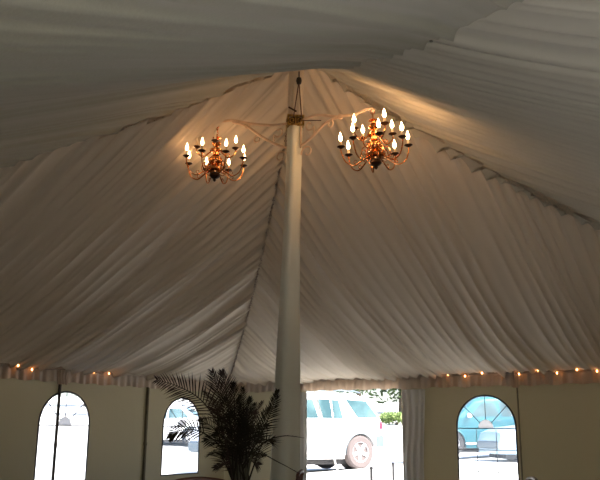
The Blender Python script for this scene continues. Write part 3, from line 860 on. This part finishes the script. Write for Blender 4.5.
park('suv', 530, 25.2, fw + PI / 2 + .06, 'teal_paint', suv_prof, dict(suv_parts, rear_clear=0), 1.12, .37, 1.76, 1.76, 'teal SUV parked beyond the right arched window', [0, 2.70])
park('sedan', 612, 22.2, fw + PI / 2 + .12, 'blue_paint', sedan_prof, sedan_parts, .98, .32, 1.70, 1.43, 'pale blue sedan nosing in at the right of the right arched window', [0, 2.62])
park('sedan', 196, 31, fw + PI / 2 - .1, 'white_paint', sedan_prof, sedan_parts, .98, .32, 1.70, 1.43, 'white sedan parked beyond the window behind the palm', [0, 2.62])

# ------------------------------------------------------------------ tie-down strap and stakes outside the doorway
sA = onx(313, 386, B + .2); sB0 = at(337.5, 470, 17.6)
gz = ground_z(sB0.x, sB0.y) - .05
mb = MB(); d_ = (sB0 - sA)
mb.tube([sA, sA.lerp(sB0, .5), sB0, sB0 + d_ * .06], .022, 6, flat=.35); st = mb.build('guy_strap', M['strap']); tag(st, 'white webbing guy strap slanting down in front of the white SUV', 'strap')
for (px, py, Y, r, lb) in ((371.3, 466.5, 17.0, .030, 'black steel stake outside the doorway, nearer the SUV wheel'), (393, 462.5, 17.0, .024, 'black steel stake outside the doorway, nearer the grey drape')):
    q = at(px, py, Y); zg = ground_z(q.x, q.y) - .12
    mb = MB(); mb.tube([(q.x, q.y, zg), (q.x, q.y, q.z - .02), (q.x, q.y, q.z)], [r, r, r * .8], 10); mb.lathe([(r * 1.3, q.z - .05), (r * 1.35, q.z - .03), (r * 1.3, q.z - .015)], (q.x, q.y, 0), 10)
    s_ = mb.build('tent_stake', M['black']); tag(s_, lb, 'stake', 'tent stakes outside the doorway')

# ------------------------------------------------------------------ trees and shrubs beyond
def leaf_cloud(blobs, n, size, seed):
    rnd = random.Random(seed); mb = MB()
    for i in range(n):
        c, r = rnd.choice(blobs)
        d = Vector((rnd.gauss(0, 1), rnd.gauss(0, 1), rnd.gauss(0, 1))).normalized() * r * (rnd.random() ** .35)
        p = Vector(c) + d
        a = Vector((rnd.gauss(0, 1), rnd.gauss(0, 1), rnd.gauss(0, 1))).normalized(); b = a.orthogonal().normalized()
        s = size * rnd.uniform(.6, 1.3)
        mb.add([p - a * s, p + b * s * .45, p + a * s, p - b * s * .45], [(0, 1, 2, 3)])
    return mb
rnd = random.Random(5)
def make_tree(loc, h, seed, m, label):
    o = empty('tree', loc); tag(o, label, 'tree', 'trees beyond the tent')
    r2 = random.Random(seed)
    blobs = [((r2.uniform(-.30, .30) * h, r2.uniform(-.30, .30) * h, h * r2.uniform(.28, .88)), h * r2.uniform(.13, .22)) for _ in range(13)]
    leaf_cloud(blobs, 4200, .028 * h, seed).build('crown', m, o, smooth=False)
    mb = MB(); mb.tube([(0, 0, -.2), (.02 * h, 0, .25 * h), (0, .01 * h, .6 * h)], [.03 * h, .022 * h, .01 * h], 10)
    for b in blobs[:5]: mb.tube([(0, 0, .3 * h), Vector(b[0]) * .6 + Vector((0, 0, .15 * h)), b[0]], [.012 * h, .008 * h, .004 * h], 6)
    mb.build('trunk', M['bark'], o); return o
protos = [make_tree((0, 0, 0), 9, 71, M['leafdark'], ''), make_tree((0, 0, 0), 8, 72, M['leafdark'], '')]
tree_spots = [(402, 62, 'dark leafy tree seen in the top right corner of the doorway'), (360, 82, 'tree seen just above the rear of the white SUV'), (476, 66, 'tree seen through the right arched window'), (566, 84, 'tree behind the right wall past the car window'),
              (2, 50, 'tree left of the window behind the dark tent leg'), (84, 68, 'tree seen through the window behind the dark tent leg'), (150, 52, 'tree seen at the left side of the window behind the palm'), (214, 72, 'tree seen at the palm side of the window behind the palm')]
for i, (px, Y, lb) in enumerate(tree_spots):
    q = at(px, 430, Y); t = protos[i] if i < 2 else copy_tree(protos[i % 2])
    t.location = (q.x, q.y, ground_z(q.x, q.y) - .1); t.rotation_euler = (0, 0, i * 1.3); t['label'] = lb
def make_shrub(px, Y, h, seed, label):
    q = at(px, 430, Y); o = empty('shrub', (q.x, q.y, ground_z(q.x, q.y) - .05)); tag(o, label, 'shrub', 'shrubs on the bank')
    r2 = random.Random(seed); blobs = [((r2.uniform(-.6, .6) * h, r2.uniform(-.6, .6) * h, h * r2.uniform(.25, .6)), h * r2.uniform(.25, .4)) for _ in range(7)]
    leaf_cloud(blobs, 1500, .09 * h, seed).build('foliage', M['leaflight'], o, smooth=False)
    mb = MB()
    for b in blobs: mb.tube([(0, 0, 0), Vector(b[0]) * .5, b[0]], [.03, .02, .01], 5)
    mb.build('stem', M['bark'], o)
make_shrub(397, 45, .9, 91, 'yellow green shrub on the bank right of the SUV tail light')
make_shrub(386, 47, .7, 92, 'small shrub on the bank close behind the SUV tail light')

# ------------------------------------------------------------------ light
w = bpy.data.worlds.new('World'); SC.world = w; w.use_nodes = True
nt = w.node_tree; bg = nt.nodes['Background']
sky = nt.nodes.new('ShaderNodeTexSky'); sky.sky_type = 'NISHITA'; sky.sun_disc = False
sky.sun_elevation = math.radians(52); sky.sun_rotation = math.radians(200); sky.air_density = 1; sky.dust_density = 3
nt.links.new(sky.outputs['Color'], bg.inputs['Color']); bg.inputs['Strength'].default_value = .22
sun = bpy.data.lights.new('Sun', 'SUN'); sun.energy = 6.2; sun.angle = math.radians(1.5); sun.color = (1, .96, .9)
so = bpy.data.objects.new('Sun', sun); COL.objects.link(so)
sd = (V(7, -4.5, 0) - V(0, 0, 0)).normalized() * .62 + UP * .78      # toward the sun: behind the camera, high
so.rotation_euler = sd.to_track_quat('Z', 'Y').to_euler()

# ------------------------------------------------------------------ camera
cam = bpy.data.cameras.new('Camera'); co = bpy.data.objects.new('Camera', cam); COL.objects.link(co)
cam.sensor_fit = 'HORIZONTAL'; cam.sensor_width = 36; cam.lens = F_PX / 600 * 36; cam.clip_start = .05; cam.clip_end = 400
Rm = Matrix((CR, CU, -cf)).transposed().to_4x4()
co.matrix_world = Matrix.Translation(CAM) @ Rm
SC.camera = co
SC.view_settings.view_transform = 'Standard'
SC.view_settings.look = 'None'
SC.view_settings.exposure = 1.38
